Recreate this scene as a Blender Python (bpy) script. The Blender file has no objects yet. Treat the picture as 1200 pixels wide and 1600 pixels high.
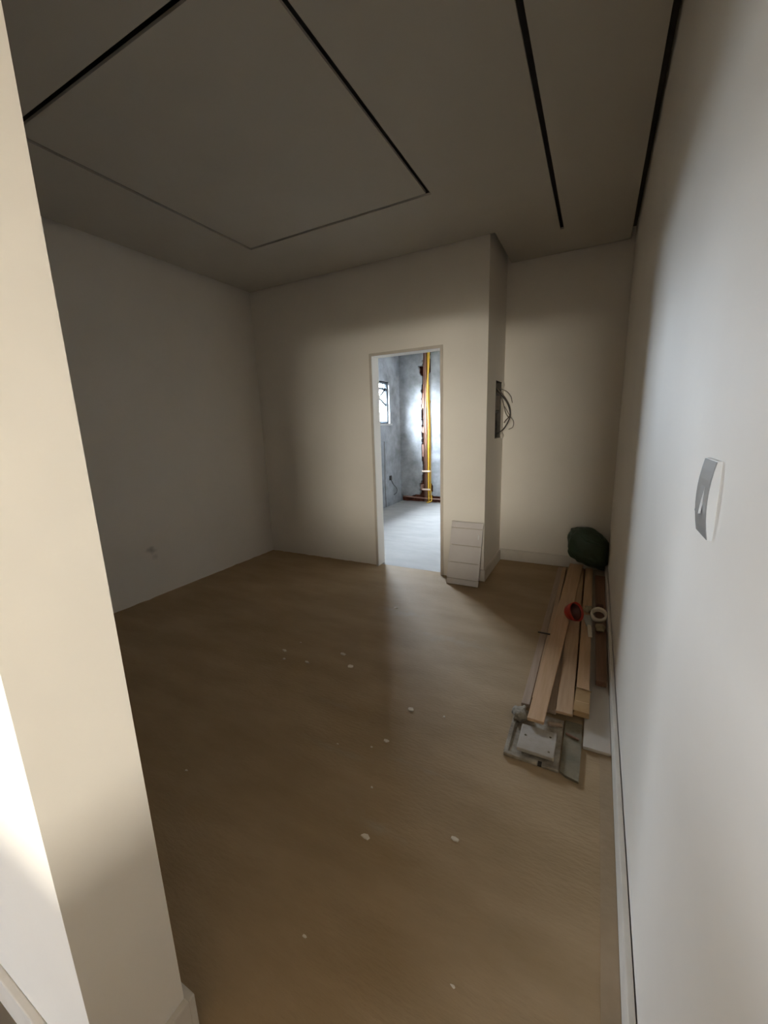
import bpy, bmesh, math, random
from mathutils import Matrix, Vector, noise

random.seed(7)
scene = bpy.context.scene
C = scene.collection

# ------------------------------------------------------------------ camera
# world axes: X to the right, Y along the right wall into the room, Z up. Units are metres.
F_PX = 630.7488                                     # focal length in pixels of the 1200x1600 frame
def _n(v):
    l = math.sqrt(sum(c * c for c in v)); return [c / l for c in v]
ay = _n((935 - 600, 656 - 800, F_PX))               # room Y axis in camera coords (right, down, forward)
ax = [-c for c in _n((-628 - 600, 706 - 800, F_PX))]  # room X axis
az = [ax[1]*ay[2]-ax[2]*ay[1], ax[2]*ay[0]-ax[0]*ay[2], ax[0]*ay[1]-ax[1]*ay[0]]
right = Vector((ax[0], ay[0], az[0])); down = Vector((ax[1], ay[1], az[1])); fwd = Vector((ax[2], ay[2], az[2]))
CAM_H = 1.4
cd = bpy.data.cameras.new('camera'); cam = bpy.data.objects.new('camera', cd); C.objects.link(cam)
m = Matrix.Identity(4)
for i in range(3):
    m[i][0] = right[i]; m[i][1] = -down[i]; m[i][2] = -fwd[i]
m[0][3], m[1][3], m[2][3] = 0.0, 0.0, CAM_H
cam.matrix_world = m
cd.sensor_fit = 'VERTICAL'; cd.sensor_height = 36.0; cd.sensor_width = 27.0
cd.lens = F_PX * 36.0 / 1600.0
cd.clip_start = 0.01
scene.camera = cam

# ------------------------------------------------------------------ daylight (overcast sky through the windows)
world = bpy.data.worlds.new('overcast_sky'); scene.world = world
world.use_nodes = True
bg = world.node_tree.nodes['Background']
bg.inputs[0].default_value = (0.84, 0.96, 1.12, 1)
bg.inputs[1].default_value = 205.0
# side windows of the hall and of the back room: openings (y0, y1, z0, z1)
HALL_WIN = (-5.8, -3.2, 0.9, 1.7)
HALL_Y = -8.0; HALL_X = -5.0; HALL_X1 = 6.2
REAR_WIN = (0.3, 5.2, 1.1, 2.3)                      # x0, x1, z0, z1
BACK_WIN = (5.25, 6.49, 1.45, 2.15)
BX0 = -3.24
ADDED_WIN = (5.2, 6.0, 2.3, 2.6)                      # unseen high window added to even the back room light: y0, y1, z0, z1
def portal(name, loc, rot, sx, sy):
    l = bpy.data.lights.new(name, 'AREA'); l.shape = 'RECTANGLE'; l.size = sx; l.size_y = sy
    l.cycles.is_portal = True
    o = bpy.data.objects.new(name, l); C.objects.link(o); o.location = loc; o.rotation_euler = rot
portal('hall_window_portal', (HALL_X-0.16, (HALL_WIN[0]+HALL_WIN[1])/2, (HALL_WIN[2]+HALL_WIN[3])/2), (math.pi/2, 0, -math.pi/2),
       HALL_WIN[1]-HALL_WIN[0], HALL_WIN[3]-HALL_WIN[2])
portal('rear_window_portal', ((REAR_WIN[0]+REAR_WIN[1])/2, HALL_Y-0.16, (REAR_WIN[2]+REAR_WIN[3])/2), (math.pi/2, 0, 0),
       REAR_WIN[1]-REAR_WIN[0], REAR_WIN[3]-REAR_WIN[2])
portal('back_window_portal', (BX0-0.16, (BACK_WIN[0]+BACK_WIN[1])/2, (BACK_WIN[2]+BACK_WIN[3])/2), (math.pi/2, 0, -math.pi/2),
       BACK_WIN[1]-BACK_WIN[0], BACK_WIN[3]-BACK_WIN[2])
portal('added_window_portal', (-0.82, (ADDED_WIN[0]+ADDED_WIN[1])/2, (ADDED_WIN[2]+ADDED_WIN[3])/2), (math.pi/2, 0, math.pi/2),
       ADDED_WIN[1]-ADDED_WIN[0], ADDED_WIN[3]-ADDED_WIN[2])
vs = scene.view_settings
vs.view_transform = 'Standard'; vs.look = 'None'; vs.gamma = 1.0; vs.use_curve_mapping = False
vs.exposure = 0.0

# ------------------------------------------------------------------ materials
def mat(name, col, rough=0.6, noise_scale=None, col2=None, bump=0.0, bump_scale=None, metal=0.0, spec=0.5,
        stretch=None, detail=6.0, lo=0.35, hi=0.65, trans=0.0):
    M = bpy.data.materials.new(name); M.use_nodes = True
    nt = M.node_tree; N = nt.nodes; L = nt.links
    b = N['Principled BSDF']
    b.inputs['Base Color'].default_value = (*col, 1); b.inputs['Roughness'].default_value = rough
    b.inputs['Metallic'].default_value = metal; b.inputs['Specular IOR Level'].default_value = spec
    b.inputs['Transmission Weight'].default_value = trans
    if noise_scale or bump:
        tc = N.new('ShaderNodeTexCoord'); mp = N.new('ShaderNodeMapping')
        L.new(tc.outputs['Object'], mp.inputs[0])
        if stretch: mp.inputs['Scale'].default_value = stretch
    if noise_scale:
        n = N.new('ShaderNodeTexNoise'); n.inputs['Scale'].default_value = noise_scale; n.inputs['Detail'].default_value = detail
        n.inputs['Roughness'].default_value = 0.6
        L.new(mp.outputs[0], n.inputs['Vector'])
        r = N.new('ShaderNodeValToRGB')
        r.color_ramp.elements[0].position = lo; r.color_ramp.elements[0].color = (*col, 1)
        r.color_ramp.elements[1].position = hi; r.color_ramp.elements[1].color = (*(col2 or col), 1)
        L.new(n.outputs[0], r.inputs[0]); L.new(r.outputs[0], b.inputs['Base Color'])
    if bump:
        n2 = N.new('ShaderNodeTexNoise'); n2.inputs['Scale'].default_value = bump_scale or 40; n2.inputs['Detail'].default_value = 5
        L.new(mp.outputs[0], n2.inputs['Vector'])
        bp = N.new('ShaderNodeBump'); bp.inputs['Strength'].default_value = bump; bp.inputs['Distance'].default_value = 0.01
        L.new(n2.outputs[0], bp.inputs['Height']); L.new(bp.outputs[0], b.inputs['Normal'])
    return M

def spots(M, marks):
    """mix dirt marks (centre, radii, colour, strength) into a material, in object coordinates"""
    nt = M.node_tree; N = nt.nodes; L = nt.links; b = N['Principled BSDF']
    tc = N.new('ShaderNodeTexCoord')
    nz = N.new('ShaderNodeTexNoise'); nz.inputs['Scale'].default_value = 14; nz.inputs['Detail'].default_value = 5
    L.new(tc.outputs['Object'], nz.inputs['Vector'])
    for c, rad, col, s in marks:
        mp = N.new('ShaderNodeMapping'); mp.vector_type = 'POINT'
        mp.inputs['Scale'].default_value = [1 / r for r in rad]
        mp.inputs['Location'].default_value = [-c[i] / rad[i] for i in range(3)]
        L.new(tc.outputs['Object'], mp.inputs[0])
        ln = N.new('ShaderNodeVectorMath'); ln.operation = 'LENGTH'; L.new(mp.outputs[0], ln.inputs[0])
        ad = N.new('ShaderNodeMath'); ad.operation = 'MULTIPLY_ADD'; L.new(nz.outputs[0], ad.inputs[0])
        ad.inputs[1].default_value = 2.4; L.new(ln.outputs['Value'], ad.inputs[2])
        mr = N.new('ShaderNodeMapRange'); mr.inputs['From Min'].default_value = 0.9; mr.inputs['From Max'].default_value = 2.0
        mr.inputs['To Min'].default_value = s; mr.inputs['To Max'].default_value = 0.0
        L.new(ad.outputs[0], mr.inputs[0])
        mx = N.new('ShaderNodeMix'); mx.data_type = 'RGBA'
        L.new(mr.outputs[0], mx.inputs[0])
        src = b.inputs['Base Color']
        if src.is_linked: L.new(src.links[0].from_socket, mx.inputs[6])
        else: mx.inputs[6].default_value = src.default_value
        mx.inputs[7].default_value = (*col, 1)
        L.new(mx.outputs[2], b.inputs['Base Color'])

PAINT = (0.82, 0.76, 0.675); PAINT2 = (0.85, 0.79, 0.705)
M = {}
M['paint'] = mat('white_wall_paint', PAINT, 0.85, 2.0, PAINT2, 0.12, 9, spec=0.2)
M['paint_left'] = mat('white_wall_paint_marked', PAINT, 0.85, 2.0, PAINT2, 0.12, 9, spec=0.2)
spots(M['paint_left'], [((-3.33, 2.014, 0.425), (0.09, 0.06, 0.05), (0.25, 0.23, 0.20), 0.75),
                        ((-3.33, 2.05, 0.36), (0.09, 0.05, 0.04), (0.35, 0.33, 0.29), 0.4)])
M['paint_right'] = mat('white_wall_paint_smooth', PAINT, 0.6, 2.0, PAINT2, 0.06, 7, spec=0.35)
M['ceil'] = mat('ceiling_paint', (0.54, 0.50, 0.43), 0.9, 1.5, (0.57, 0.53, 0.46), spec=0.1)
M['base'] = mat('white_baseboard_paint', (0.74, 0.68, 0.60), 0.55, 8.0, (0.67, 0.61, 0.53))
M['floor'] = mat('brown_dusty_screed', (0.37, 0.255, 0.135), 0.62, 1.6, (0.45, 0.32, 0.185), 0.25, 30, spec=0.3, stretch=(1.0, 3.0, 1.0))
spots(M['floor'], [((-0.60, 1.02, 0), (0.22, 0.035, 0.2), (0.42, 0.36, 0.27), 0.55),
                   ((-0.95, 1.25, 0), (0.25, 0.03, 0.2), (0.40, 0.34, 0.25), 0.4),
                   ((-1.1, 1.5, 0), (0.20, 0.03, 0.2), (0.40, 0.34, 0.25), 0.35),
                   ((-0.55, 1.32, 0), (0.18, 0.02, 0.2), (0.40, 0.34, 0.25), 0.35),
                   ((-1.25, 2.6, 0), (0.25, 0.08, 0.2), (0.42, 0.37, 0.29), 0.4),
                   ((-0.75, 2.35, 0), (0.35, 0.07, 0.2), (0.40, 0.35, 0.27), 0.35)])
M['floor_hall'] = mat('dark_hall_screed', (0.15, 0.115, 0.08), 0.7, 1.6, (0.19, 0.15, 0.10))
M['ground'] = mat('outdoor_concrete', (0.15, 0.14, 0.11), 0.9, 0.5, (0.20, 0.18, 0.15))
M['slab'] = mat('shade_dark_slab', (0.13, 0.12, 0.105), 0.95, 4, (0.17, 0.16, 0.14))  # concrete darkened to put shade into the ceiling grooves
M['dull_plaster'] = mat('dull_plaster_edge', (0.56, 0.49, 0.41), 0.9, 8, (0.62, 0.55, 0.46))  # greyer and darker than the wall paint
M['floor_strip'] = mat('pale_mortar_band', (0.36, 0.265, 0.165), 0.8, 6.0, (0.42, 0.31, 0.20), 0.2, 40, spec=0.2)
M['cement_floor'] = mat('pale_cement_floor', (0.36, 0.345, 0.325), 0.7, 2.5, (0.43, 0.415, 0.39), 0.2, 18, stretch=(1, 2.5, 1))
M['cement'] = mat('raw_grey_render', (0.19, 0.193, 0.195), 0.9, 4.5, (0.33, 0.335, 0.34), 1.0, 8, spec=0.2, detail=9)
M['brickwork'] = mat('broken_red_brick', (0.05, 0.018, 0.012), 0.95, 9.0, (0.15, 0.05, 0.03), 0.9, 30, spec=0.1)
M['brick'] = mat('pale_brick_shell', (0.38, 0.22, 0.17), 0.9, 20.0, (0.28, 0.15, 0.11), 0.4, 60)
M['pipe_brown'] = mat('brown_pvc', (0.17, 0.085, 0.055), 0.4)
M['pipe_pink'] = mat('pinkish_brown_pvc', (0.34, 0.19, 0.145), 0.45)
M['yellow'] = mat('yellow_conduit', (0.62, 0.36, 0.03), 0.45)
M['stick'] = mat('pale_wood_stick', (0.75, 0.60, 0.48), 0.7)
M['dark_metal'] = mat('dark_window_metal', (0.06, 0.07, 0.08), 0.45, metal=0.3)
M['black'] = mat('black_cable', (0.03, 0.025, 0.02), 0.5)
M['brown_wire'] = mat('brown_cable', (0.10, 0.07, 0.045), 0.5)
M['box_in'] = mat('shaded_box_inside', (0.05, 0.04, 0.03), 0.8, 20, (0.08, 0.065, 0.05))  # darkened so the recess looks shaded inside
M['breaker'] = mat('dark_brown_breaker', (0.14, 0.10, 0.075), 0.6, 30, (0.20, 0.15, 0.11))
M['panel'] = mat('white_panel_board', (0.74, 0.69, 0.66), 0.45, 6, (0.70, 0.64, 0.61))
M['wood'] = mat('planed_pine', (0.60, 0.37, 0.20), 0.5, 5.0, (0.68, 0.44, 0.26), 0.1, 30, stretch=(14, 0.7, 14))
M['wood2'] = mat('tan_pine', (0.52, 0.33, 0.19), 0.55, 5.0, (0.60, 0.40, 0.24), 0.1, 30, stretch=(14, 0.7, 14))
M['wood3'] = mat('dull_dusty_pine', (0.40, 0.29, 0.20), 0.65, 5.0, (0.48, 0.35, 0.25), 0.1, 30, stretch=(14, 0.7, 14))
M['wood4'] = mat('dark_red_wood', (0.20, 0.10, 0.055), 0.5, 5.0, (0.27, 0.14, 0.08), 0.1, 30, stretch=(14, 0.7, 14))
M['whiteboard'] = mat('white_mdf_board', (0.60, 0.54, 0.46), 0.5, 4, (0.55, 0.48, 0.41), stretch=(3, 0.6, 3))
M['sleeve'] = mat('amber_plastic_wrap', (0.46, 0.28, 0.12), 0.22, 8, (0.55, 0.37, 0.20))
M['tray'] = mat('mortar_caked_tray', (0.26, 0.21, 0.15), 0.85, 14, (0.46, 0.40, 0.31), 0.7, 40)
M['plate'] = mat('grey_caked_plate', (0.47, 0.42, 0.36), 0.75, 9, (0.40, 0.34, 0.27), 0.3, 30)
M['olive'] = mat('olive_scrap_sheet', (0.17, 0.14, 0.085), 0.75, 12, (0.25, 0.205, 0.13), 0.4, 30)
M['lump'] = mat('dried_mortar', (0.24, 0.20, 0.15), 0.95, 22, (0.42, 0.37, 0.29), 0.8, 60)
M['green'] = mat('dark_green_tarp', (0.030, 0.050, 0.025), 0.5, 7, (0.038, 0.075, 0.045), 0.3, 18)
M['red'] = mat('red_plastic', (0.50, 0.03, 0.015), 0.35)
M['darkred'] = mat('dark_red_plastic', (0.10, 0.03, 0.02), 0.5)
M['cream'] = mat('cream_plastic', (0.78, 0.70, 0.57), 0.45)
M['rag'] = mat('olive_beige_cloth', (0.32, 0.26, 0.16), 0.9, 18, (0.42, 0.35, 0.22), 0.5, 60)
M['blade'] = mat('pale_grey_blade', (0.50, 0.50, 0.45), 0.4, 20, (0.42, 0.42, 0.36))
M['sw_white'] = mat('white_switch_plastic', (0.82, 0.82, 0.80), 0.3)
M['sw_shaded'] = mat('shaded_switch_face', (0.30, 0.30, 0.295), 0.25)  # grey puts the shaded look of the switch face into its colour
M['chip'] = mat('plaster_chip', (0.80, 0.72, 0.60), 0.9)
def glass(name, col):
    g = bpy.data.materials.new(name); g.use_nodes = True
    nt = g.node_tree; nt.nodes.clear()
    out = nt.nodes.new('ShaderNodeOutputMaterial'); mx = nt.nodes.new('ShaderNodeMixShader'); tr = nt.nodes.new('ShaderNodeBsdfTransparent')
    gl = nt.nodes.new('ShaderNodeBsdfGlossy'); gl.inputs['Roughness'].default_value = 0.05
    tr.inputs[0].default_value = (*col, 1); mx.inputs[0].default_value = 0.06
    nt.links.new(tr.outputs[0], mx.inputs[1]); nt.links.new(gl.outputs[0], mx.inputs[2]); nt.links.new(mx.outputs[0], out.inputs[0])
    return g
# each pane is a thin slab, so light crosses two faces
M['glass'] = glass('window_glass', (0.93, 0.94, 0.94))
M['glass_dimming'] = glass('light_dimming_glass', (0.63, 0.63, 0.635))  # grey tint added to dim daylight through the unseen windows
M['glass_warming'] = glass('light_warming_glass', (0.71, 0.65, 0.565))  # bronze tint added to dim and warm light from the rear

# ------------------------------------------------------------------ mesh helpers
def link(name, me, material, parent=None):
    o = bpy.data.objects.new(name, me); C.objects.link(o)
    if material: me.materials.clear(); me.materials.append(material)
    if parent: o.parent = parent
    return o
def tag(o, label=None, cat=None, group=None, kind=None):
    if label: o['label'] = label
    if cat: o['category'] = cat
    if group: o['group'] = group
    if kind: o['kind'] = kind
    return o
def empty(name, loc, rot=(0, 0, 0)):
    o = bpy.data.objects.new(name, None); C.objects.link(o); o.empty_display_size = 0.05
    o.location = loc; o.rotation_euler = rot
    return o
def bm_obj(name, bm, material, parent=None, smooth=False):
    bmesh.ops.recalc_face_normals(bm, faces=bm.faces[:])
    me = bpy.data.meshes.new(name); bm.to_mesh(me); bm.free()
    if smooth:
        for p in me.polygons: p.use_smooth = True
    return link(name, me, material, parent)
def add_box(bm, lo, hi, bevel=0.0, mtx=None):
    r = bmesh.ops.create_cube(bm, size=1.0)
    vs_ = r['verts']
    for v in vs_:
        v.co = Vector([(lo[i] + hi[i]) / 2 + v.co[i] * (hi[i] - lo[i]) for i in range(3)])
    if bevel:
        es = list({e for v in vs_ for e in v.link_edges})
        rb = bmesh.ops.bevel(bm, geom=es, offset=bevel, segments=2, affect='EDGES', profile=0.6)
        vs_ = list({v for f in rb['faces'] for v in f.verts} | {v for v in vs_ if v.is_valid})
    if mtx is not None:
        for v in vs_: v.co = mtx @ v.co
    return vs_
def box(name, lo, hi, material, parent=None, bevel=0.0):
    bm = bmesh.new(); add_box(bm, lo, hi, bevel)
    return bm_obj(name, bm, material, parent)
def boxes(name, lst, material, parent=None, bevel=0.0):
    bm = bmesh.new()
    for lo, hi in lst: add_box(bm, lo, hi, bevel)
    return bm_obj(name, bm, material, parent)
def cells(name, xs, ys, keep, z0, z1, material, parent=None, axes=(0, 1, 2)):
    """slab made of grid cells: xs, ys cut positions, keep(i,j) -> bool; only outside faces are made"""
    vid = {}; V = []; Fc = []
    def v(i, j, k):
        if (i, j, k) not in vid:
            p = [0, 0, 0]; p[axes[0]] = xs[i]; p[axes[1]] = ys[j]; p[axes[2]] = z1 if k else z0
            vid[(i, j, k)] = len(V); V.append(p)
        return vid[(i, j, k)]
    nx, ny = len(xs) - 1, len(ys) - 1
    K = [[keep(i, j) for j in range(ny)] for i in range(nx)]
    g_ = lambda i, j: 0 <= i < nx and 0 <= j < ny and K[i][j]
    for i in range(nx):
        for j in range(ny):
            if not K[i][j]: continue
            for k in (0, 1): Fc.append([v(i, j, k), v(i+1, j, k), v(i+1, j+1, k), v(i, j+1, k)])
            for a, b_, n_ in (((i, j), (i+1, j), (i, j-1)), ((i+1, j), (i+1, j+1), (i+1, j)),
                              ((i+1, j+1), (i, j+1), (i, j+1)), ((i, j+1), (i, j), (i-1, j))):
                if not g_(*n_): Fc.append([v(*a, 0), v(*b_, 0), v(*b_, 1), v(*a, 1)])
    bm = bmesh.new(); bv = [bm.verts.new(p) for p in V]
    for f in Fc: bm.faces.new([bv[i] for i in f])
    return bm_obj(name, bm, material, parent)
def spline(pts, n=8):
    P = [Vector(p) for p in pts]; P = [2 * P[0] - P[1]] + P + [2 * P[-1] - P[-2]]; out_ = []
    for i in range(1, len(P) - 2):
        a, b_, c, d = P[i-1:i+3]
        for k in range(n):
            t = k / n
            out_.append(0.5 * (2*b_ + (c-a)*t + (2*a-5*b_+4*c-d)*t*t + (3*b_-a-3*c+d)*t**3))
    out_.append(P[-2]); return out_
def add_tube(bm, pts, r, seg=8, wob=None):
    rings = []; up = Vector((0.13, 0.27, 0.95)); prev = None
    for i, p in enumerate(pts):
        d = (pts[min(i+1, len(pts)-1)] - pts[max(i-1, 0)]).normalized()
        a = (up - d * up.dot(d))
        if a.length < 0.05: a = Vector((1, 0, 0)) - d * d.x
        if prev is not None:
            q = prev - d * prev.dot(d)
            if q.length > 0.05: a = q
        a.normalize(); prev = a; b_ = d.cross(a)
        rr = r * (wob(i) if wob else 1)
        rings.append([bm.verts.new(p + (a * math.cos(t) + b_ * math.sin(t)) * rr) for t in [2*math.pi*k/seg for k in range(seg)]])
    for r0, r1 in zip(rings, rings[1:]):
        for k in range(seg): bm.faces.new((r0[k], r0[(k+1) % seg], r1[(k+1) % seg], r1[k]))
    bm.faces.new(rings[0][::-1]); bm.faces.new(rings[-1])
def tube(name, pts, r, material, parent=None, seg=8, smooth_pts=True, wob=None):
    bm = bmesh.new()
    add_tube(bm, spline(pts) if smooth_pts else [Vector(p) for p in pts], r, seg, wob)
    return bm_obj(name, bm, material, parent, True)
def struct(o): o['kind'] = 'structure'; return o

# ------------------------------------------------------------------ the room
H = 2.8; XL, XR = -3.33, 0.165; YF0, YF1 = 0.21, 0.376; YB = 3.47; YB2 = 3.60; XB = -0.83; YR = 4.15
JX = -0.765                                          # reveal of the opening the camera looks through
BX1 = -0.98; BYB = 6.9; HEAD = 2.2
DX0, DX1, DZ = -1.905, -1.235, 2.04

struct(box('ground', (-60, -60, -0.5), (60, 60, -0.3), M['ground']))
struct(box('floor', (-3.6, YF0, -0.12), (XR + 0.15, YB + 0.06, 0.0), M['floor']))
struct(box('floor_hall', (HALL_X - 0.15, HALL_Y - 0.15, -0.12), (HALL_X1 + 0.15, YF0, 0.0), M['floor_hall']))
struct(box('floor_corridor', (XB, YB + 0.06, -0.12), (XR + 0.15, YR + 0.12, 0.0), M['floor']))
struct(box('floor_back_room', (-3.6, YB + 0.06, -0.12), (XB, BYB + 0.25, 0.0), M['cement_floor']))

struct(box('wall_left', (XL - 0.15, YF1, 0), (XL, YB, 2.95), M['paint_left']))
WEND = -0.25                                         # the right wall ends here, just behind the camera
struct(box('wall_right', (XR, WEND, 0), (XR + 0.15, YR + 0.12, 2.95), M['paint_right']))
struct(boxes('wall_back', [((XL - 0.15, YB, 0), (DX0, YB2, 2.95)), ((DX1, YB, 0), (BX1, YB2, 2.95)),
                           ((DX0, YB, DZ), (DX1, YB2, 2.95))], M['paint']))
struct(box('wall_corridor_end', (XB, YR, 0), (XR, YR + 0.12, 2.95), M['paint']))
# side of the projecting corner with the hole of the distribution box
EY0, EY1, EZ0, EZ1 = 3.79, 4.02, 1.262, 1.772
kw = ADDED_WIN
struct(cells('wall_corridor_left', [YB, EY0, EY1, kw[0], kw[1], BYB], [0, EZ0, EZ1, kw[2], kw[3], 2.95], lambda i, j: (i, j) not in ((1, 1), (3, 3)),
             XB, BX1, M['paint'], axes=(1, 2, 0)))
# partition the camera looks through, with header over the opening
struct(boxes('wall_front', [((HALL_X, YF0, 0), (JX, YF1, 2.95)), ((JX, YF0, HEAD), (XR, YF1, 2.95))], M['paint']))
# hall behind the camera
hw = HALL_WIN
struct(cells('wall_hall_left', [HALL_Y - 0.15, hw[0], hw[1], YF0], [0, hw[2], hw[3], 2.95], lambda i, j: not (i == 1 and j == 1),
             HALL_X, HALL_X - 0.15, M['paint'], axes=(1, 2, 0)))
rw = REAR_WIN
struct(cells('wall_hall_rear', [HALL_X, rw[0], rw[1], HALL_X1], [0, rw[2], rw[3], 2.95], lambda i, j: not (i == 1 and j == 1),
             HALL_Y, HALL_Y - 0.15, M['paint'], axes=(0, 2, 1)))
struct(box('wall_hall_right', (HALL_X1, HALL_Y - 0.15, 0), (HALL_X1 + 0.15, WEND + 0.15, 2.95), M['paint']))
struct(box('wall_hall_front', (XR + 0.15, WEND, 0), (HALL_X1, WEND + 0.15, 2.95), M['paint']))
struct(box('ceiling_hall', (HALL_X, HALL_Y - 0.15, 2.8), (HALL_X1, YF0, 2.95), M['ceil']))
# added unseen low partition, shades the near floor and lower right wall
struct(boxes('wall_light_block', [((-0.8, -1.2, 0), (3.0, -1.05, 0.84)), ((-1.7, -1.2, 0), (-0.8, -1.05, 1.06))], M['paint']))
# back room shell
bw = BACK_WIN
struct(cells('wall_back_room_left', [YB2, bw[0], bw[1], BYB + 0.25], [0, bw[2], bw[3], 2.95], lambda i, j: not (i == 1 and j == 1),
             BX0, BX0 - 0.15, M['cement'], axes=(1, 2, 0)))
struct(cells('wall_back_room_right', [YB2, kw[0], kw[1], BYB], [0, kw[2], kw[3], 2.95], lambda i, j: (i, j) != (1, 1), BX1 - 0.02, BX1, M['cement'], axes=(1, 2, 0)))
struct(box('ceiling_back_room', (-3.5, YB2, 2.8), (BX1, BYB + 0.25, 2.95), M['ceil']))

# chased wall of the back room: grid of small cells with the chase left out
def chase(x, z):
    n1 = noise.noise(Vector((3.1, z * 5.0, 0.4))) * 0.030 + noise.noise(Vector((1.7, z * 19, 2.2))) * 0.018
    n2 = noise.noise(Vector((8.3, z * 6.0, 5.1))) * 0.018 + noise.noise(Vector((4.4, z * 21, 7.7))) * 0.012
    xl = -2.812 + n1 * 1.2 - (0.035 if z < 0.35 else 0) - (0.035 if 2.25 < z < 2.42 else 0) + (0.05 if z > 2.42 else 0)
    xr = -2.655 + n2 + (0.02 if z > 2.3 else 0) + (0.05 if 0.2 < z < 0.36 else 0)
    if xl < x < xr: return True
    top = 0.125 + noise.noise(Vector((x * 6, 0.3, 9.0))) * 0.045 + noise.noise(Vector((x * 23, 1.3, 4.0))) * 0.02
    if x < -3.0: top -= 0.0
    return 0.005 < z < top
N_ = 0.0155
xs = [BX0 + N_ * i for i in range(62)] + [BX1 - 0.02]
zs = [N_ * i for i in range(180)] + [2.95]
wbr = struct(cells('wall_back_room_rear', xs, zs, lambda i, j: not chase((xs[i]+xs[i+1])/2 if i < 61 else -1.9, (zs[j]+zs[j+1])/2),
                   BYB, BYB + 0.07, M['cement'], axes=(0, 2, 1)))
# broken brickwork at the bottom of the chase
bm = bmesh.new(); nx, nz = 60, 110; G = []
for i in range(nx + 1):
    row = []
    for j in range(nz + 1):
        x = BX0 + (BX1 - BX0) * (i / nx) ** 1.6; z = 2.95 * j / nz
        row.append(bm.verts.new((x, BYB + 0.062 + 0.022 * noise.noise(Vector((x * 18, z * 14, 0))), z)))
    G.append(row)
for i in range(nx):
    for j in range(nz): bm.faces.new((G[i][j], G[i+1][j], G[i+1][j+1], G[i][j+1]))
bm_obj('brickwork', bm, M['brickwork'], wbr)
for k, (x, z, w, h) in enumerate([(-2.795, 1.83, 0.05, 0.26), (-2.80, 0.95, 0.035, 0.22), (-2.83, 0.28, 0.05, 0.10),
                                  (-2.76, 2.15, 0.03, 0.05), (-2.79, 1.32, 0.03, 0.10)]):
    bm = bmesh.new(); vv = add_box(bm, (x - w/2, BYB + 0.012, z - h/2), (x + w/2, BYB + 0.055, z + h/2), 0.006)
    for v in vv: v.co += Vector((noise.noise(v.co * 31), noise.noise(v.co * 27 + Vector((5, 0, 0))), noise.noise(v.co * 29 + Vector((0, 7, 0))))) * 0.012
    bm_obj('brick', bm, M['brick'], wbr)

# ceiling: slab above, plasterboard panels below it with shadow gaps between
cl = struct(box('ceiling', (XL - 0.15, YF0, 2.90), (XR + 0.15, YR + 0.12, 3.0), M['slab']))
GW = 0.026
cx = [XL + 0.045, -2.535, -2.535 + GW, -1.04, -1.04 + GW, XB + 0.045, -0.349, -0.349 + GW, XR - 0.034]
cy = [YF1 + 0.02, 1.165, 1.165 + GW, 2.665, 2.665 + GW, YB - 0.045, 3.635, YR - 0.045]
def ring(i, j): return 1 <= i <= 3 and 1 <= j <= 3 and not (i == 2 and j == 2)
def border(i, j):
    if 1 <= i <= 3 and 1 <= j <= 3: return False
    if i == 6 and j < 6: return False
    return not (j >= 5 and i < 5)
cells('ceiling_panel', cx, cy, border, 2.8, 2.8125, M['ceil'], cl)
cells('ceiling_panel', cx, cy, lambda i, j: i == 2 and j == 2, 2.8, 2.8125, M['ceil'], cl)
# metal hangers are hidden; a thin packing carries the panels
boxes('ceiling_batten', [((-3.2, 0.6, 2.8125), (-3.16, 3.4, 2.90)), ((-1.9, 1.3, 2.8125), (-1.86, 2.6, 2.90)), ((-0.7, 0.5, 2.8125), (-0.66, 4.05, 2.90)),
                         ((-0.1, 0.5, 2.8125), (-0.06, 4.05, 2.90))], M['ceil'], cl)

# skirting boards
BH, BT = 0.115, 0.016
struct(box('baseboard_right', (XR - BT - 0.003, WEND, 0), (XR - 0.003, YR - 0.0, BH), M['base'], bevel=0.003))
struct(box('baseboard_corridor', (XB, YR - BT, 0), (XR - BT - 0.003, YR, BH), M['base'], bevel=0.003))
struct(boxes('baseboard_corner', [((-1.15, YB - BT, 0), (XB + BT, YB, 0.106)), ((XB, YB - 0.002, 0), (XB + BT, YR - BT, 0.106))], M['base'], bevel=0.003))
struct(boxes('baseboard_front', [((HALL_X, YF0 - BT, 0), (JX + BT, YF0, BH)), ((JX, YF0 - 0.001, 0), (JX + BT, YF1 + 0.001, BH)),
                                 ((XL, YF1, 0), (JX + BT, YF1 + BT, BH))], M['base'], bevel=0.003))
# mortar band on the floor along the right wall
struct(box('trim_floor_band', (0.102, WEND, 0), (XR - BT - 0.004, 1.72, 0.003), M['floor_strip']))
# ragged mortar lip where the floor meets the left wall and the wall beside the door
bm = bmesh.new()
def lip(p0, p1, nrm, n=70, seed=0):
    p0, p1, nrm = Vector(p0), Vector(p1), Vector(nrm); prev = None
    for i in range(n + 1):
        p = p0.lerp(p1, i / n)
        w = 0.012 + 0.010 * noise.noise(Vector((i * 0.35, seed, 0))); h = 0.008 + 0.007 * noise.noise(Vector((i * 0.5, seed, 4)))
        a = bm.verts.new(p); b_ = bm.verts.new(p + Vector((0, 0, max(h, .001)))); c = bm.verts.new(p + nrm * w)
        if prev: bm.faces.new((prev[1], b_, c, prev[2])); bm.faces.new((prev[0], prev[2], c, a)); bm.faces.new((prev[0], a, b_, prev[1]))
        prev = (a, b_, c)
lip((XL, 0.40, 0), (XL, YB, 0), (1, 0, 0), seed=1); lip((XL, YB, 0), (DX0 - 0.02, YB, 0), (0, -1, 0), 40, 2)
struct(bm_obj('trim_mortar_lip', bm, M['floor']))

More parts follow.
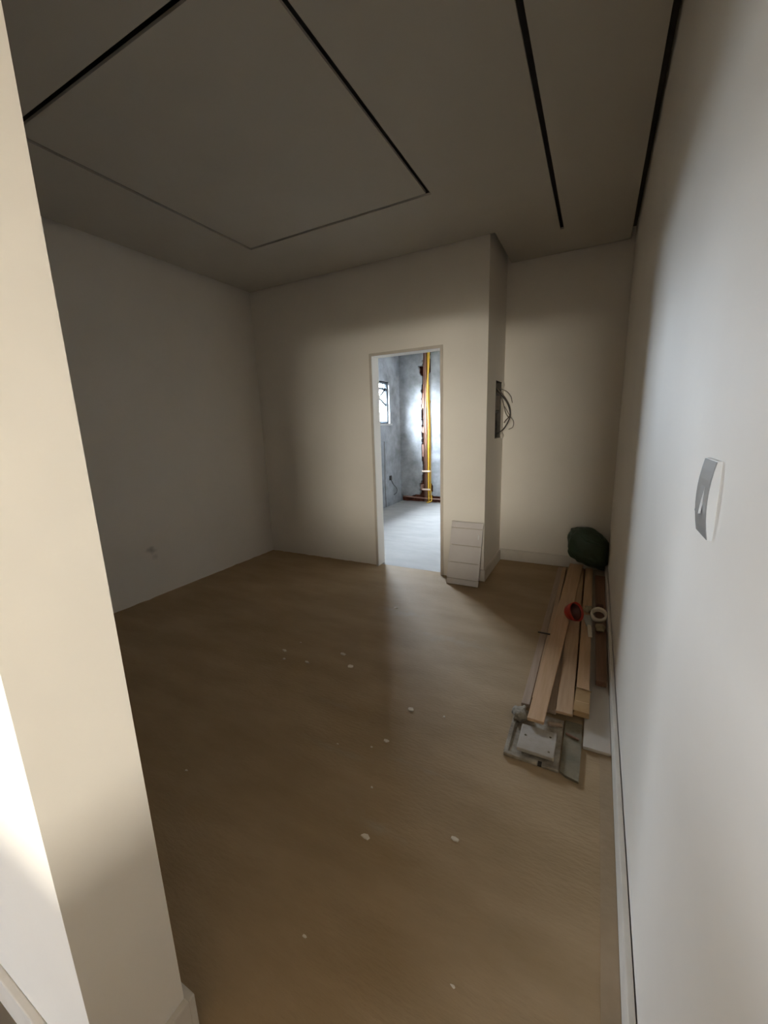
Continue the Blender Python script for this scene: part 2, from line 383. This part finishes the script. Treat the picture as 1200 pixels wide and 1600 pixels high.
# doorway lining: shallow proud frame round the opening
dr = struct(empty('door_1', (DX0, YB, 0)))
dr.location = (0, 0, 0)
fw = 0.024
boxes('frame', [((DX0 - fw, YB - 0.010, 0.0), (DX0, YB, DZ + fw)), ((DX1, YB - 0.010, 0.0), (DX1 + fw, YB, DZ + fw)),
                ((DX0, YB - 0.010, DZ), (DX1, YB, DZ + fw))], M['dull_plaster'], dr)

# windows
def window(name, axis, u0, u1, z0, z1, w, bars, glass='glass'):
    """axis 'y': lies in plane x = w and runs along y; axis 'x': lies in plane y = w"""
    root = struct(empty(name, (0, 0, 0)))
    def P(u, z, d): return Vector((w + d, u, z)) if axis == 'y' else Vector((u, w + d, z))
    def bar(nm, a, b_, t, par=root):
        bm_ = bmesh.new(); add_tube(bm_, [P(*a, 0), P(*b_, 0)], t, 4); return bm_obj(nm, bm_, M['dark_metal'], par)
    t = 0.036
    fr = bmesh.new()
    for a, b_ in (((u0, z0 + t/2), (u1, z0 + t/2)), ((u0, z1 - t/2), (u1, z1 - t/2)), ((u0 + t/2, z0), (u0 + t/2, z1)), ((u1 - t/2, z0), (u1 - t/2, z1))):
        add_tube(fr, [P(*a, 0), P(*b_, 0)], t * 0.72, 4)
    bm_obj('window_frame', fr, M['dark_metal'], root)
    for a, b_ in bars: bar('bar', a, b_, 0.020)
    bm_ = bmesh.new()
    vs4 = [bm_.verts.new(P(u, z, d)) for d in (-0.02, -0.024) for u, z in ((u0 + t, z0 + t), (u1 - t, z0 + t), (u1 - t, z1 - t), (u0 + t, z1 - t))]
    for f in ((0, 1, 2, 3), (7, 6, 5, 4), (0, 4, 5, 1), (1, 5, 6, 2), (2, 6, 7, 3), (3, 7, 4, 0)): bm_.faces.new([vs4[i] for i in f])
    bm_obj('pane', bm_, M[glass], root)
    return root
y0, y1, z0, z1 = BACK_WIN; ym = (y0 + y1) / 2; zt = z1 - 0.12
window('window_1', 'y', y0, y1, z0, z1, BX0 - 0.06,
       [((y0, zt), (y1, zt)), ((y1 - 0.04, zt), (ym, z0 + 0.22)), ((ym, zt), (y1, z0 + 0.30)), ((y0, zt), (ym, z0 + 0.22)), ((ym, zt), (y0, z0 + 0.30)), ((ym, z0), (ym, zt))])
sl = struct(box('trim_window_sill', (BX0 - 0.15, y0 - 0.03, z0 - 0.03), (BX0 + 0.03, y1 + 0.03, z0), M['cement_floor']))
window('window_2', 'y', *HALL_WIN, HALL_X - 0.06, [((-4.5, HALL_WIN[2]), (-4.5, HALL_WIN[3]))], 'glass_dimming')
window('window_added', 'y', *ADDED_WIN, BX1 + 0.08, [], 'glass_dimming')  # added window, out of view, brightens the back room walls
window('window_3', 'x', *REAR_WIN, HALL_Y - 0.06, [((2.3, REAR_WIN[2]), (2.3, REAR_WIN[3])), ((4.0, REAR_WIN[2]), (4.0, REAR_WIN[3]))], 'glass_warming')

# ------------------------------------------------------------------ conduits in the chase
def conduit(label, pts, r, m_, wob=None, cat='pipe', name='conduit', seg=8, smooth_pts=True):
    o = tube(name, pts, r, M[m_], None, seg, smooth_pts, wob); return tag(o, label, cat)
conduit('dark brown straight pipe nearest the broken left edge of the wall chase', [(-2.755, 6.89, 0.02), (-2.755, 6.89, 2.79)], 0.013, 'pipe_brown', smooth_pts=False, name='water_pipe')
conduit('pinkish brown straight pipe between the dark pipe and the yellow hoses', [(-2.722, 6.884, 0.02), (-2.722, 6.884, 2.79)], 0.014, 'pipe_pink', smooth_pts=False, name='water_pipe')
corr = lambda i: 1.0 + 0.08 * (i % 2)
conduit('bright yellow hose running the full height of the wall chase, curving at the top',
        [(-2.672, 6.868, 0.03), (-2.675, 6.868, 0.25), (-2.672, 6.868, 0.7), (-2.668, 6.868, 1.2), (-2.670, 6.868, 1.5), (-2.682, 6.868, 1.9), (-2.674, 6.868, 2.2), (-2.655, 6.868, 2.5), (-2.640, 6.868, 2.79)],
        0.016, 'yellow', corr, name='corrugated_hose')
conduit('ochre yellow hose behind the bright one, ending low by the floor pipe',
        [(-2.640, 6.906, 0.05), (-2.650, 6.906, 0.2), (-2.652, 6.906, 0.6), (-2.650, 6.906, 1.1), (-2.656, 6.906, 1.6), (-2.675, 6.906, 2.1), (-2.690, 6.906, 2.5), (-2.690, 6.906, 2.79)],
        0.013, 'yellow', corr, name='corrugated_hose')
conduit('pale pink horizontal pipe lying in the chase along the floor', [(-3.20, 6.885, 0.098), (-2.6, 6.88, 0.075), (-1.6, 6.885, 0.065), (-1.02, 6.89, 0.06)], 0.012, 'pipe_pink', name='floor_pipe')
conduit('short yellow hose bend crossing the floor pipe', [(-2.63, 6.88, 0.14), (-2.615, 6.86, 0.07), (-2.63, 6.85, 0.03), (-2.70, 6.82, 0.012)], 0.011, 'yellow', corr, name='corrugated_hose')
for z, lab in ((0.57, 'upper pale wooden stick wedged across the pipes'), (0.235, 'lower pale wooden stick wedged across the pipes near the floor')):
    tag(box('cross_stick', (-2.795, 6.845, z), (-2.64, 6.868, z + 0.028), M['stick'], bevel=0.003), lab, 'stick', 'sticks across the pipe chase')
wb = empty('wall_outlet_wire', (0, 0, 0)); tag(wb, 'black wire hanging from an open outlet on the grey cement wall', 'wire')
box('outlet_box', (BX0, 6.40, 0.46), (BX0 + 0.02, 6.47, 0.54), M['black'], wb, 0.004)
tube('wire', [(BX0 + 0.015, 6.43, 0.47), (BX0 + 0.05, 6.46, 0.38), (BX0 + 0.06, 6.56, 0.30), (BX0 + 0.05, 6.58, 0.22), (BX0 + 0.02, 6.53, 0.18)], 0.006, M['black'], wb)
tag(tube('wall_wire', [(BX0 + 0.012, 6.22, 1.15), (BX0 + 0.012, 6.225, 0.9), (BX0 + 0.012, 6.21, 0.55), (BX0 + 0.012, 6.22, 0.2), (BX0 + 0.012, 6.22, 0.01)], 0.004, M['brown_wire']),
    'thin brown cable running down the cement wall below the window', 'cable')

# ------------------------------------------------------------------ open distribution box on the corridor side
db = empty('distribution_box', (0, 0, 0)); tag(db, 'open electrical box recessed in the wall corner with loose wires', 'electrical box')
xb = XB - 0.085
boxes('box_shell', [((xb, EY0, EZ0), (xb + 0.006, EY1, EZ1)), ((xb, EY0, EZ0), (XB + 0.001, EY0 + 0.006, EZ1)), ((xb, EY1 - 0.006, EZ0), (XB + 0.001, EY1, EZ1)),
                    ((xb, EY0, EZ0), (XB + 0.001, EY1, EZ0 + 0.006)), ((xb, EY0, EZ1 - 0.006), (XB + 0.001, EY1, EZ1))], M['box_in'], db)
box('breaker_block', (xb + 0.006, 3.84, 1.52), (XB - 0.005, 3.995, 1.65), M['breaker'], db, 0.005)
box('rail', (xb + 0.006, 3.80, 1.655), (XB - 0.012, 4.01, 1.672), M['black'], db)
box('rail', (xb + 0.006, 3.80, 1.495), (XB - 0.012, 4.01, 1.512), M['black'], db)
wires = [([(-.87, 3.86, 1.75), (-.82, 3.90, 1.67), (-.755, 3.93, 1.58), (-.725, 3.94, 1.48), (-.745, 3.93, 1.40), (-.79, 3.90, 1.33), (-.85, 3.86, 1.30)], .006, 'black'),
         ([(-.87, 3.90, 1.74), (-.80, 3.93, 1.66), (-.74, 3.95, 1.56), (-.73, 3.95, 1.47), (-.765, 3.93, 1.42), (-.775, 3.92, 1.40)], .005, 'brown_wire'),
         ([(-.88, 3.88, 1.72), (-.81, 3.91, 1.64), (-.785, 3.92, 1.57), (-.765, 3.93, 1.49), (-.735, 3.94, 1.44)], .004, 'brown_wire'),
         ([(-.86, 3.95, 1.72), (-.78, 3.98, 1.69), (-.735, 3.99, 1.64), (-.72, 3.99, 1.58)], .003, 'brown_wire'),
         ([(-.78, 3.94, 1.55), (-.73, 3.96, 1.46), (-.70, 3.97, 1.41), (-.705, 3.97, 1.36), (-.74, 3.96, 1.34)], .003, 'brown_wire'),
         ([(-.87, 3.84, 1.46), (-.84, 3.87, 1.42), (-.84, 3.90, 1.37), (-.86, 3.86, 1.36)], .006, 'black')]
for p, r, m_ in wires: tube('wire', p, r, M[m_], db)
# dabs of filler left round the box
def lump_mesh(c, rad, seed, amp=0.35, sub=2, flat=False):
    bm_ = bmesh.new(); bmesh.ops.create_icosphere(bm_, subdivisions=sub, radius=1.0)
    for v in bm_.verts:
        k = 1 + amp * noise.noise(v.co * 1.7 + Vector((seed * 3.3, seed, 0)))
        v.co = Vector((v.co.x * rad[0] * k, v.co.y * rad[1] * k, v.co.z * rad[2] * k))
        if flat: v.co.z = max(v.co.z, -rad[2] * 0.35)
        v.co += Vector(c)
    return bm_
tag(bm_obj('filler_dab', lump_mesh((XB + 0.004, 4.09, 1.755), (0.010, 0.035, 0.035), 2), M['base'], None, True), 'dab of filler on the wall above the open electrical box', 'filler')
tag(bm_obj('filler_dab', lump_mesh((XB + 0.006, 4.08, 1.275), (0.014, 0.035, 0.03), 5), M['base'], None, True), 'pale dab of filler on the wall below the open electrical box', 'filler')

# ------------------------------------------------------------------ white panel leaning beside the doorway
ang = math.atan2(0.150, 0.545)
pn = empty('leaning_panel', (-0.975, 3.292, 0.002), (-ang, 0, 0)); tag(pn, 'white panel of five horizontal boards leaning beside the doorway', 'panel')
L_ = 0.565; cuts = [0.0, 0.052, 0.198, 0.352, 0.505, L_]
for k in range(5):
    a, b_ = cuts[k], cuts[k + 1]; w = 0.2865 / 2
    bm = bmesh.new()
    gap = 0.0035 if k > 0 else 0.002
    add_box(bm, (-w, 0.002, a + gap), (w, 0.016, b_ - gap), 0.001)
    for v in bm.verts:                                  # lower edge of every board stands proud of the one below
        t = (v.co.z - a) / (b_ - a)
        if v.co.y < 0.009: v.co.y += -0.012 * (1 - t)
        v.co.x += 0.004 * (k - 2) * 0.3
    bm_obj('board', bm, M['panel'], pn)
box('backing', (-0.13, 0.0165, 0.01), (0.13, 0.020, L_ - 0.01), M['dull_plaster'], pn)
box('clip', (0.108, -0.012, 0.415), (0.116, 0.004, 0.455), M['sw_white'], pn, 0.002)

# ------------------------------------------------------------------ light switch on the right wall
sw = empty('light_switch', (XR, 0.785, 1.275)); tag(sw, 'light switch with face painted shaded and rim painted lit on the right wall', 'light switch')
def bowed(y, z, hw_, hh, x0, bow, n=8):
    bm_ = bmesh.new(); rows = []
    for i in range(n + 1):
        zz = -hh + 2 * hh * i / n
        ww = hw_ if 0 < i < n else hw_ * 0.96
        xo = x0 - bow * (1 - (zz / hh) ** 2)
        rows.append([bm_.verts.new((xo, y - ww, z + zz)), bm_.verts.new((xo, y + ww, z + zz)), bm_.verts.new((0, y + ww, z + zz)), bm_.verts.new((0, y - ww, z + zz))])
    for r0, r1 in zip(rows, rows[1:]):
        for k in range(4): bm_.faces.new((r0[k], r0[(k+1) % 4], r1[(k+1) % 4], r1[k]))
    bm_.faces.new(rows[0]); bm_.faces.new(rows[-1][::-1]); return bm_
bm_obj('rim', bowed(0, 0, 0.0375, 0.060, -0.006, 0.006), M['sw_white'], sw)
def face_mesh(hw_, hh, x0, bow, t, n=8, tilt=0.0):
    bm_ = bmesh.new(); rows = []
    for i in range(n + 1):
        zz = -hh + 2 * hh * i / n; xo = x0 - bow * (1 - (zz / 0.06) ** 2) + tilt * zz
        rows.append([bm_.verts.new((xo - t, -hw_, zz)), bm_.verts.new((xo - t, hw_, zz)), bm_.verts.new((xo, hw_, zz)), bm_.verts.new((xo, -hw_, zz))])
    for r0, r1 in zip(rows, rows[1:]):
        for k in range(4): bm_.faces.new((r0[k], r0[(k+1) % 4], r1[(k+1) % 4], r1[k]))
    bm_.faces.new(rows[0]); bm_.faces.new(rows[-1][::-1]); return bm_
bm_obj('face_plate', face_mesh(0.0368, 0.0588, -0.006, 0.006, 0.0012), M['sw_shaded'], sw)
rk = bm_obj('rocker', face_mesh(0.013, 0.023, -0.0072, 0.0050, 0.0030, 6, 0.11), M['sw_shaded'], sw)
rk.data.materials.append(M['sw_white'])  # white on the near sides paints in the light they catch
for p in rk.data.polygons:
    if p.normal.y < -0.5: p.material_index = 1
rk['label'] = 'tilted rocker key'

# ------------------------------------------------------------------ planks along the right wall
def plank(name, near, far, w, z, t, m_, label, wfar=None, parent=None, tilt=0.0, cat='plank', group='planks lying along the right wall'):
    """near/far: centre of the two ends on plan; z: height of the underside (near, far)"""
    z0_, z1_ = z if isinstance(z, tuple) else (z, z)
    A = Vector((near[0], near[1], z0_)); B = Vector((far[0], far[1], z1_)); wf = wfar or w
    d = (B - A).normalized(); s = Vector((d.y, -d.x, 0)).normalized(); u = s.cross(d)
    s = s * math.cos(tilt) + u * math.sin(tilt); u = s.cross(d)
    bm_ = bmesh.new(); V = []
    for P_, ww in ((A, w), (B, wf)):
        for sx, uz in ((-1, 0), (1, 0), (1, 1), (-1, 1)): V.append(bm_.verts.new(P_ + s * sx * ww / 2 + u * uz * t))
    for f in ((0, 1, 2, 3), (7, 6, 5, 4), (0, 4, 5, 1), (1, 5, 6, 2), (2, 6, 7, 3), (3, 7, 4, 0)): bm_.faces.new([V[i] for i in f])
    bmesh.ops.bevel(bm_, geom=bm_.edges[:], offset=0.002, segments=2, affect='EDGES')
    o = bm_obj(name, bm_, M[m_], parent)
    if label: tag(o, label, cat, group)
    return o
plank('plank', (0.091, 1.716), (0.091, 4.09), 0.108, 0.0, 0.014, 'whiteboard', 'wide flat white plank against the skirting board, nearest the right wall', cat='plank')
plank('plank', (-0.228, 1.89), (-0.228, 4.06), 0.040, 0.0, 0.018, 'wood3', 'thin dusty strip of wood on the outer left edge of the plank pile')
plank('plank', (-0.188, 1.93), (-0.190, 4.03), 0.030, 0.0, 0.036, 'wood2', 'narrow batten on edge, second from the left of the plank pile')
plank('plank', (-0.118, 1.875), (-0.10, 3.95), 0.064, 0.0125, 0.020, 'wood3', 'brown plank at the bottom of the pile, mostly hidden under the longest plank')
plank('plank', (-0.0495, 1.862), (-0.062, 4.02), 0.074, (0.0335, 0.0335), 0.013, 'wood2', 'tan plank in the middle of the pile, running under the red bowl')
pe = empty('plank', (0, 0, 0)); tag(pe, 'yellowish plank with its near end wrapped in amber plastic', 'plank', 'planks lying along the right wall')
plank('board', (0.024, 1.965), (0.018, 4.02), 0.060, 0.030, 0.024, 'wood', None, parent=pe)
plank('plastic_sleeve', (0.021, 1.895), (0.025, 2.075), 0.070, (0.022, 0.029), 0.029, 'sleeve', None, parent=pe, wfar=0.066)
bm = bmesh.new(); add_tube(bm, [Vector((-0.012, 2.075, 0.0585)), Vector((0.025, 2.07, 0.061)), Vector((0.062, 2.065, 0.0585))], 0.003, 6)
bm_obj('plastic_fold', bm, M['sleeve'], pe, True)
box('spacer', (-0.01, 2.6, 0.0), (0.035, 2.64, 0.03), M['wood3'], pe)
box('spacer', (-0.01, 3.7, 0.0), (0.035, 3.74, 0.03), M['wood3'], pe)
plank('plank', (-0.163, 1.735), (-0.092, 4.08), 0.073, (0.047, 0.047), 0.015, 'wood', 'longest light pine plank, topmost of the pile', wfar=0.115)
plank('plank', (0.108, 2.20), (0.108, 3.88), 0.052, 0.014, 0.030, 'wood4', 'short dark reddish plank lying on the white plank', wfar=0.075)
tag(boxes('cable_tie', [((-0.26, 2.62, 0.0365), (-0.165, 2.632, 0.041))], M['black']), 'black tie across the two thin battens', 'tie')

# scrap and tools at the near end of the planks
tr_ = empty('mortar_tray', (0, 0, 0)); tag(tr_, 'dirty mortar tray with raised rim on the floor at the plank ends', 'tray')
box('base', (-0.262, 1.545, 0.0), (-0.047, 1.86, 0.006), M['tray'], tr_, 0.002)
boxes('rim', [((-0.266, 1.535, 0.0), (-0.128, 1.553, 0.016)), ((-0.112, 1.535, 0.0), (-0.047, 1.553, 0.013)), ((-0.268, 1.552, 0.0), (-0.250, 1.84, 0.014))], M['tray'], tr_, 0.004)
box('notch_shade', (-0.1275, 1.538, 0.0), (-0.1125, 1.556, 0.011), M['black'], tr_)  # black block paints the shade in the rim gap
sq = empty('square_plate', (-0.143, 1.643, 0.0)); tag(sq, 'square grey plate caked with mortar lying in the dirty tray', 'plate')
bm = bmesh.new(); add_box(bm, (-0.074, -0.078, 0.020), (0.074, 0.078, 0.036), 0.004)
bm_obj('plate', bm, M['plate'], sq)
boxes('foot', [((-0.06, -0.06, 0.0061), (0.06, -0.02, 0.021)), ((-0.06, 0.02, 0.0061), (0.06, 0.06, 0.021))], M['tray'], sq)
for x, y in ((-0.05, 0.01), (0.05, 0.04), (0.052, -0.05)):
    bm = bmesh.new(); bmesh.ops.create_cone(bm, cap_ends=True, segments=10, radius1=0.005, radius2=0.004, depth=0.003, matrix=Matrix.Translation((x, y, 0.0370)))
    bm_obj('screw', bm, M['olive'], sq)
bm = bmesh.new()
out_l = [(-0.043, 1.54), (-0.02, 1.525), (0.028, 1.515), (0.031, 1.70), (0.030, 1.86), (-0.041, 1.86)]
lo_ = [bm.verts.new((x, y, 0.0005)) for x, y in out_l]; hi_ = [bm.verts.new((x, y, 0.011)) for x, y in out_l]
bm.faces.new(lo_[::-1]); bm.faces.new(hi_)
for i in range(len(out_l)): j = (i + 1) % len(out_l); bm.faces.new((lo_[i], lo_[j], hi_[j], hi_[i]))
tag(bm_obj('scrap_sheet', bm, M['olive']), 'olive scrap sheet on the floor between the tray and the white plank', 'sheet')
tag(plank('wood_offcut', (-0.115, 1.80), (-0.052, 1.812), 0.022, 0.0062, 0.010, 'wood3', None), 'small splintered wood offcut below the plank ends', 'offcut')
tag(plank('wood_offcut', (-0.035, 1.765), (0.02, 1.745), 0.012, 0.0112, 0.008, 'wood4', None), 'thin dark wood sliver beside the square plate', 'offcut')
tag(bm_obj('mortar_lump', lump_mesh((-0.238, 1.800, 0.022), (0.038, 0.055, 0.022), 3, 0.5, 3, True), M['lump'], None, True), 'crumbled dried mortar lump left of the plank ends', 'mortar')

# green bundle in the corner, on the far plank ends
bm = bmesh.new(); bmesh.ops.create_icosphere(bm, subdivisions=5, radius=1.0)
for v in bm.verts:
    d = v.co.normalized()
    p = Vector([math.copysign(abs(c) ** 0.72, c) for c in d])
    k = 1 + 0.10 * noise.noise(d * 1.6 + Vector((2, 0, 1))) + 0.06 * noise.noise(d * 4.2) - 0.05 * abs(noise.noise(d * 3.1 + Vector((4, 4, 4))))
    x = p.x * 0.165 * k; y = p.y * 0.105 * k; z = p.z * 0.172 * k
    z -= 0.10 * max(0, x) * 1.2 + 0.035 * (x / 0.16)          # sags towards the right wall
    if z < -0.05: x += (-0.05 - z) * 0.30                      # lower left side tucked in
    zz = max(z + 0.256, 0.066); v.co = Vector((min(x * 1.06 - 0.006, 0.160 if zz > 0.125 else 0.142), min(y + 4.005, 4.126), zz))
gb = tag(bm_obj('tarp_bundle', bm, M['green'], None, True), 'dark green tarp bundle in the corner on the far plank ends', 'bundle')
bm = bmesh.new(); add_tube(bm, spline([(-0.07, 3.905, 0.385), (-0.02, 3.893, 0.355), (0.05, 3.893, 0.33), (0.11, 3.905, 0.315)]), 0.012, 8, lambda i: 0.6 + 0.5 * math.sin(i * 0.13))
bm_obj('fold', bm, M['green'], gb, True)

# red bowl, filling knife, tape roll and rag lying on the planks
def lathe(prof, seg=28):
    bm_ = bmesh.new(); rows = []
    for r, z in prof: rows.append([bm_.verts.new((r * math.cos(2*math.pi*k/seg), r * math.sin(2*math.pi*k/seg), z)) for k in range(seg)])
    for r0, r1 in zip(rows, rows[1:]):
        for k in range(seg): bm_.faces.new((r0[k], r0[(k+1) % seg], r1[(k+1) % seg], r1[k]))
    return bm_
bm = lathe([(0.001, 0), (0.03, 0), (0.050, 0.02), (0.060, 0.05), (0.064, 0.080), (0.060, 0.080), (0.056, 0.05), (0.046, 0.024), (0.026, 0.006), (0.001, 0.006)])
rb = tag(bm_obj('red_bowl', bm, M['red'], None, True), 'red plastic bowl tipped on its side on the planks', 'bowl')
bm_obj('inner_shade', lathe([(0.001, 0.012), (0.024, 0.013), (0.043, 0.028), (0.0535, 0.052), (0.0560, 0.066), (0.050, 0.06), (0.03, 0.03), (0.001, 0.026)]), M['darkred'], rb, True)  # dark lining stands in for shade inside the bowl
rb.rotation_euler = (math.radians(28), math.radians(58), 0); rb.location = (-0.100, 2.84, 0.112)
kn = empty('putty_knife', (0, 0, 0)); tag(kn, 'pale putty knife lying across the planks beside the red bowl', 'putty knife')
def slab(name, pts, z, t, m_, par):
    bm_ = bmesh.new(); lo_ = [bm_.verts.new((x, y, z)) for x, y in pts]; hi_ = [bm_.verts.new((x, y, z + t)) for x, y in pts]
    bm_.faces.new(lo_[::-1]); bm_.faces.new(hi_)
    for a in range(len(pts)): b_ = (a + 1) % len(pts); bm_.faces.new((lo_[a], lo_[b_], hi_[b_], hi_[a]))
    return bm_obj(name, bm_, M[m_], par)
slab('blade', [(-0.006, 2.950), (0.046, 2.968), (0.056, 2.795), (0.022, 2.785)], 0.0640, 0.003, 'blade', kn)
slab('handle', [(0.027, 2.80), (0.049, 2.803), (0.058, 2.655), (0.036, 2.652)], 0.0575, 0.013, 'cream', kn)
tp = tag(bm_obj('tape_roll', lathe([(0.036, 0), (0.050, 0), (0.052, 0.002), (0.052, 0.038), (0.050, 0.040), (0.036, 0.040), (0.036, 0)]), M['cream'], None, True),
         'cream tape roll propped on the dark plank beside the wall', 'tape roll')
tp.rotation_euler = (math.radians(38), 0, 0); tp.location = (0.093, 2.93, 0.082)
tag(bm_obj('crumpled_rag', lump_mesh((0.103, 2.78, 0.072), (0.030, 0.042, 0.022), 9, 0.3, 3), M['rag'], None, True), 'crumpled olive rag in front of the tape roll', 'rag')
tag(bm_obj('crumpled_rag', lump_mesh((0.032, 3.04, 0.077), (0.030, 0.045, 0.018), 12, 0.4, 3), M['rag'], None, True), 'small crumpled brown rag between the red bowl and the tape roll', 'rag')
tag(box('plastic_cap', (0.075, 3.10, 0.044), (0.125, 3.15, 0.085), M['darkred'], bevel=0.008), 'small dark red cap on the dark plank behind the tape roll', 'cap')

# ------------------------------------------------------------------ plaster chips scattered on the floor
chips = [(-1.701, 1.791, .022), (-1.64, 1.714, .014), (-1.485, 1.746, .016), (-1.338, 1.914, .022), (-1.216, 1.817, .024), (-0.74, 1.627, .022), (-0.756, 1.39, .014),
         (-0.572, 1.65, .008), (-0.623, 0.967, .016), (-0.343, 1.095, .014), (-0.636, 0.646, .007), (-0.23, 0.732, .008), (-1.672, 1.917, .008), (-1.318, 2.646, .016),
         (-0.80, 1.33, .008), (-0.95, 1.28, .006), (-1.45, 0.88, .007), (-0.70, 1.15, .008)]
chip_labels = {0: 'largest plaster chip of the left-hand cluster on the floor', 3: 'farther of two plaster chips close together in mid floor',
               4: 'nearer of two plaster chips close together in mid floor', 5: 'lone plaster chip at the edge of the doorway light on the floor',
               8: 'large plaster chip on the near floor, left of a similar one', 9: 'large plaster chip on the near floor, right of a similar one',
               13: 'plaster chip in the light just outside the doorway'}
for k, (x, y, s) in enumerate(chips):
    bm = bmesh.new(); n = 6; a0 = random.random() * 6
    ring_ = []
    for i in range(n):
        a = a0 + 2 * math.pi * i / n; r = s * random.uniform(0.45, 1.05)
        ring_.append((r * math.cos(a) * 1.25, r * math.sin(a) * 0.75))
    b0 = [bm.verts.new((px, py, 0)) for px, py in ring_]; b1 = [bm.verts.new((px * .85, py * .85, s * 0.28)) for px, py in ring_]
    bm.faces.new(b0[::-1]); bm.faces.new(b1)
    for i in range(n): j = (i + 1) % n; bm.faces.new((b0[i], b0[j], b1[j], b1[i]))
    o = bm_obj('plaster_chip', bm, M['chip']); o.location = (x, y, 0.0005)
    tag(o, chip_labels.get(k, 'tiny pale plaster crumb lying on the brown floor'), 'plaster chip', 'plaster chips scattered on the floor')
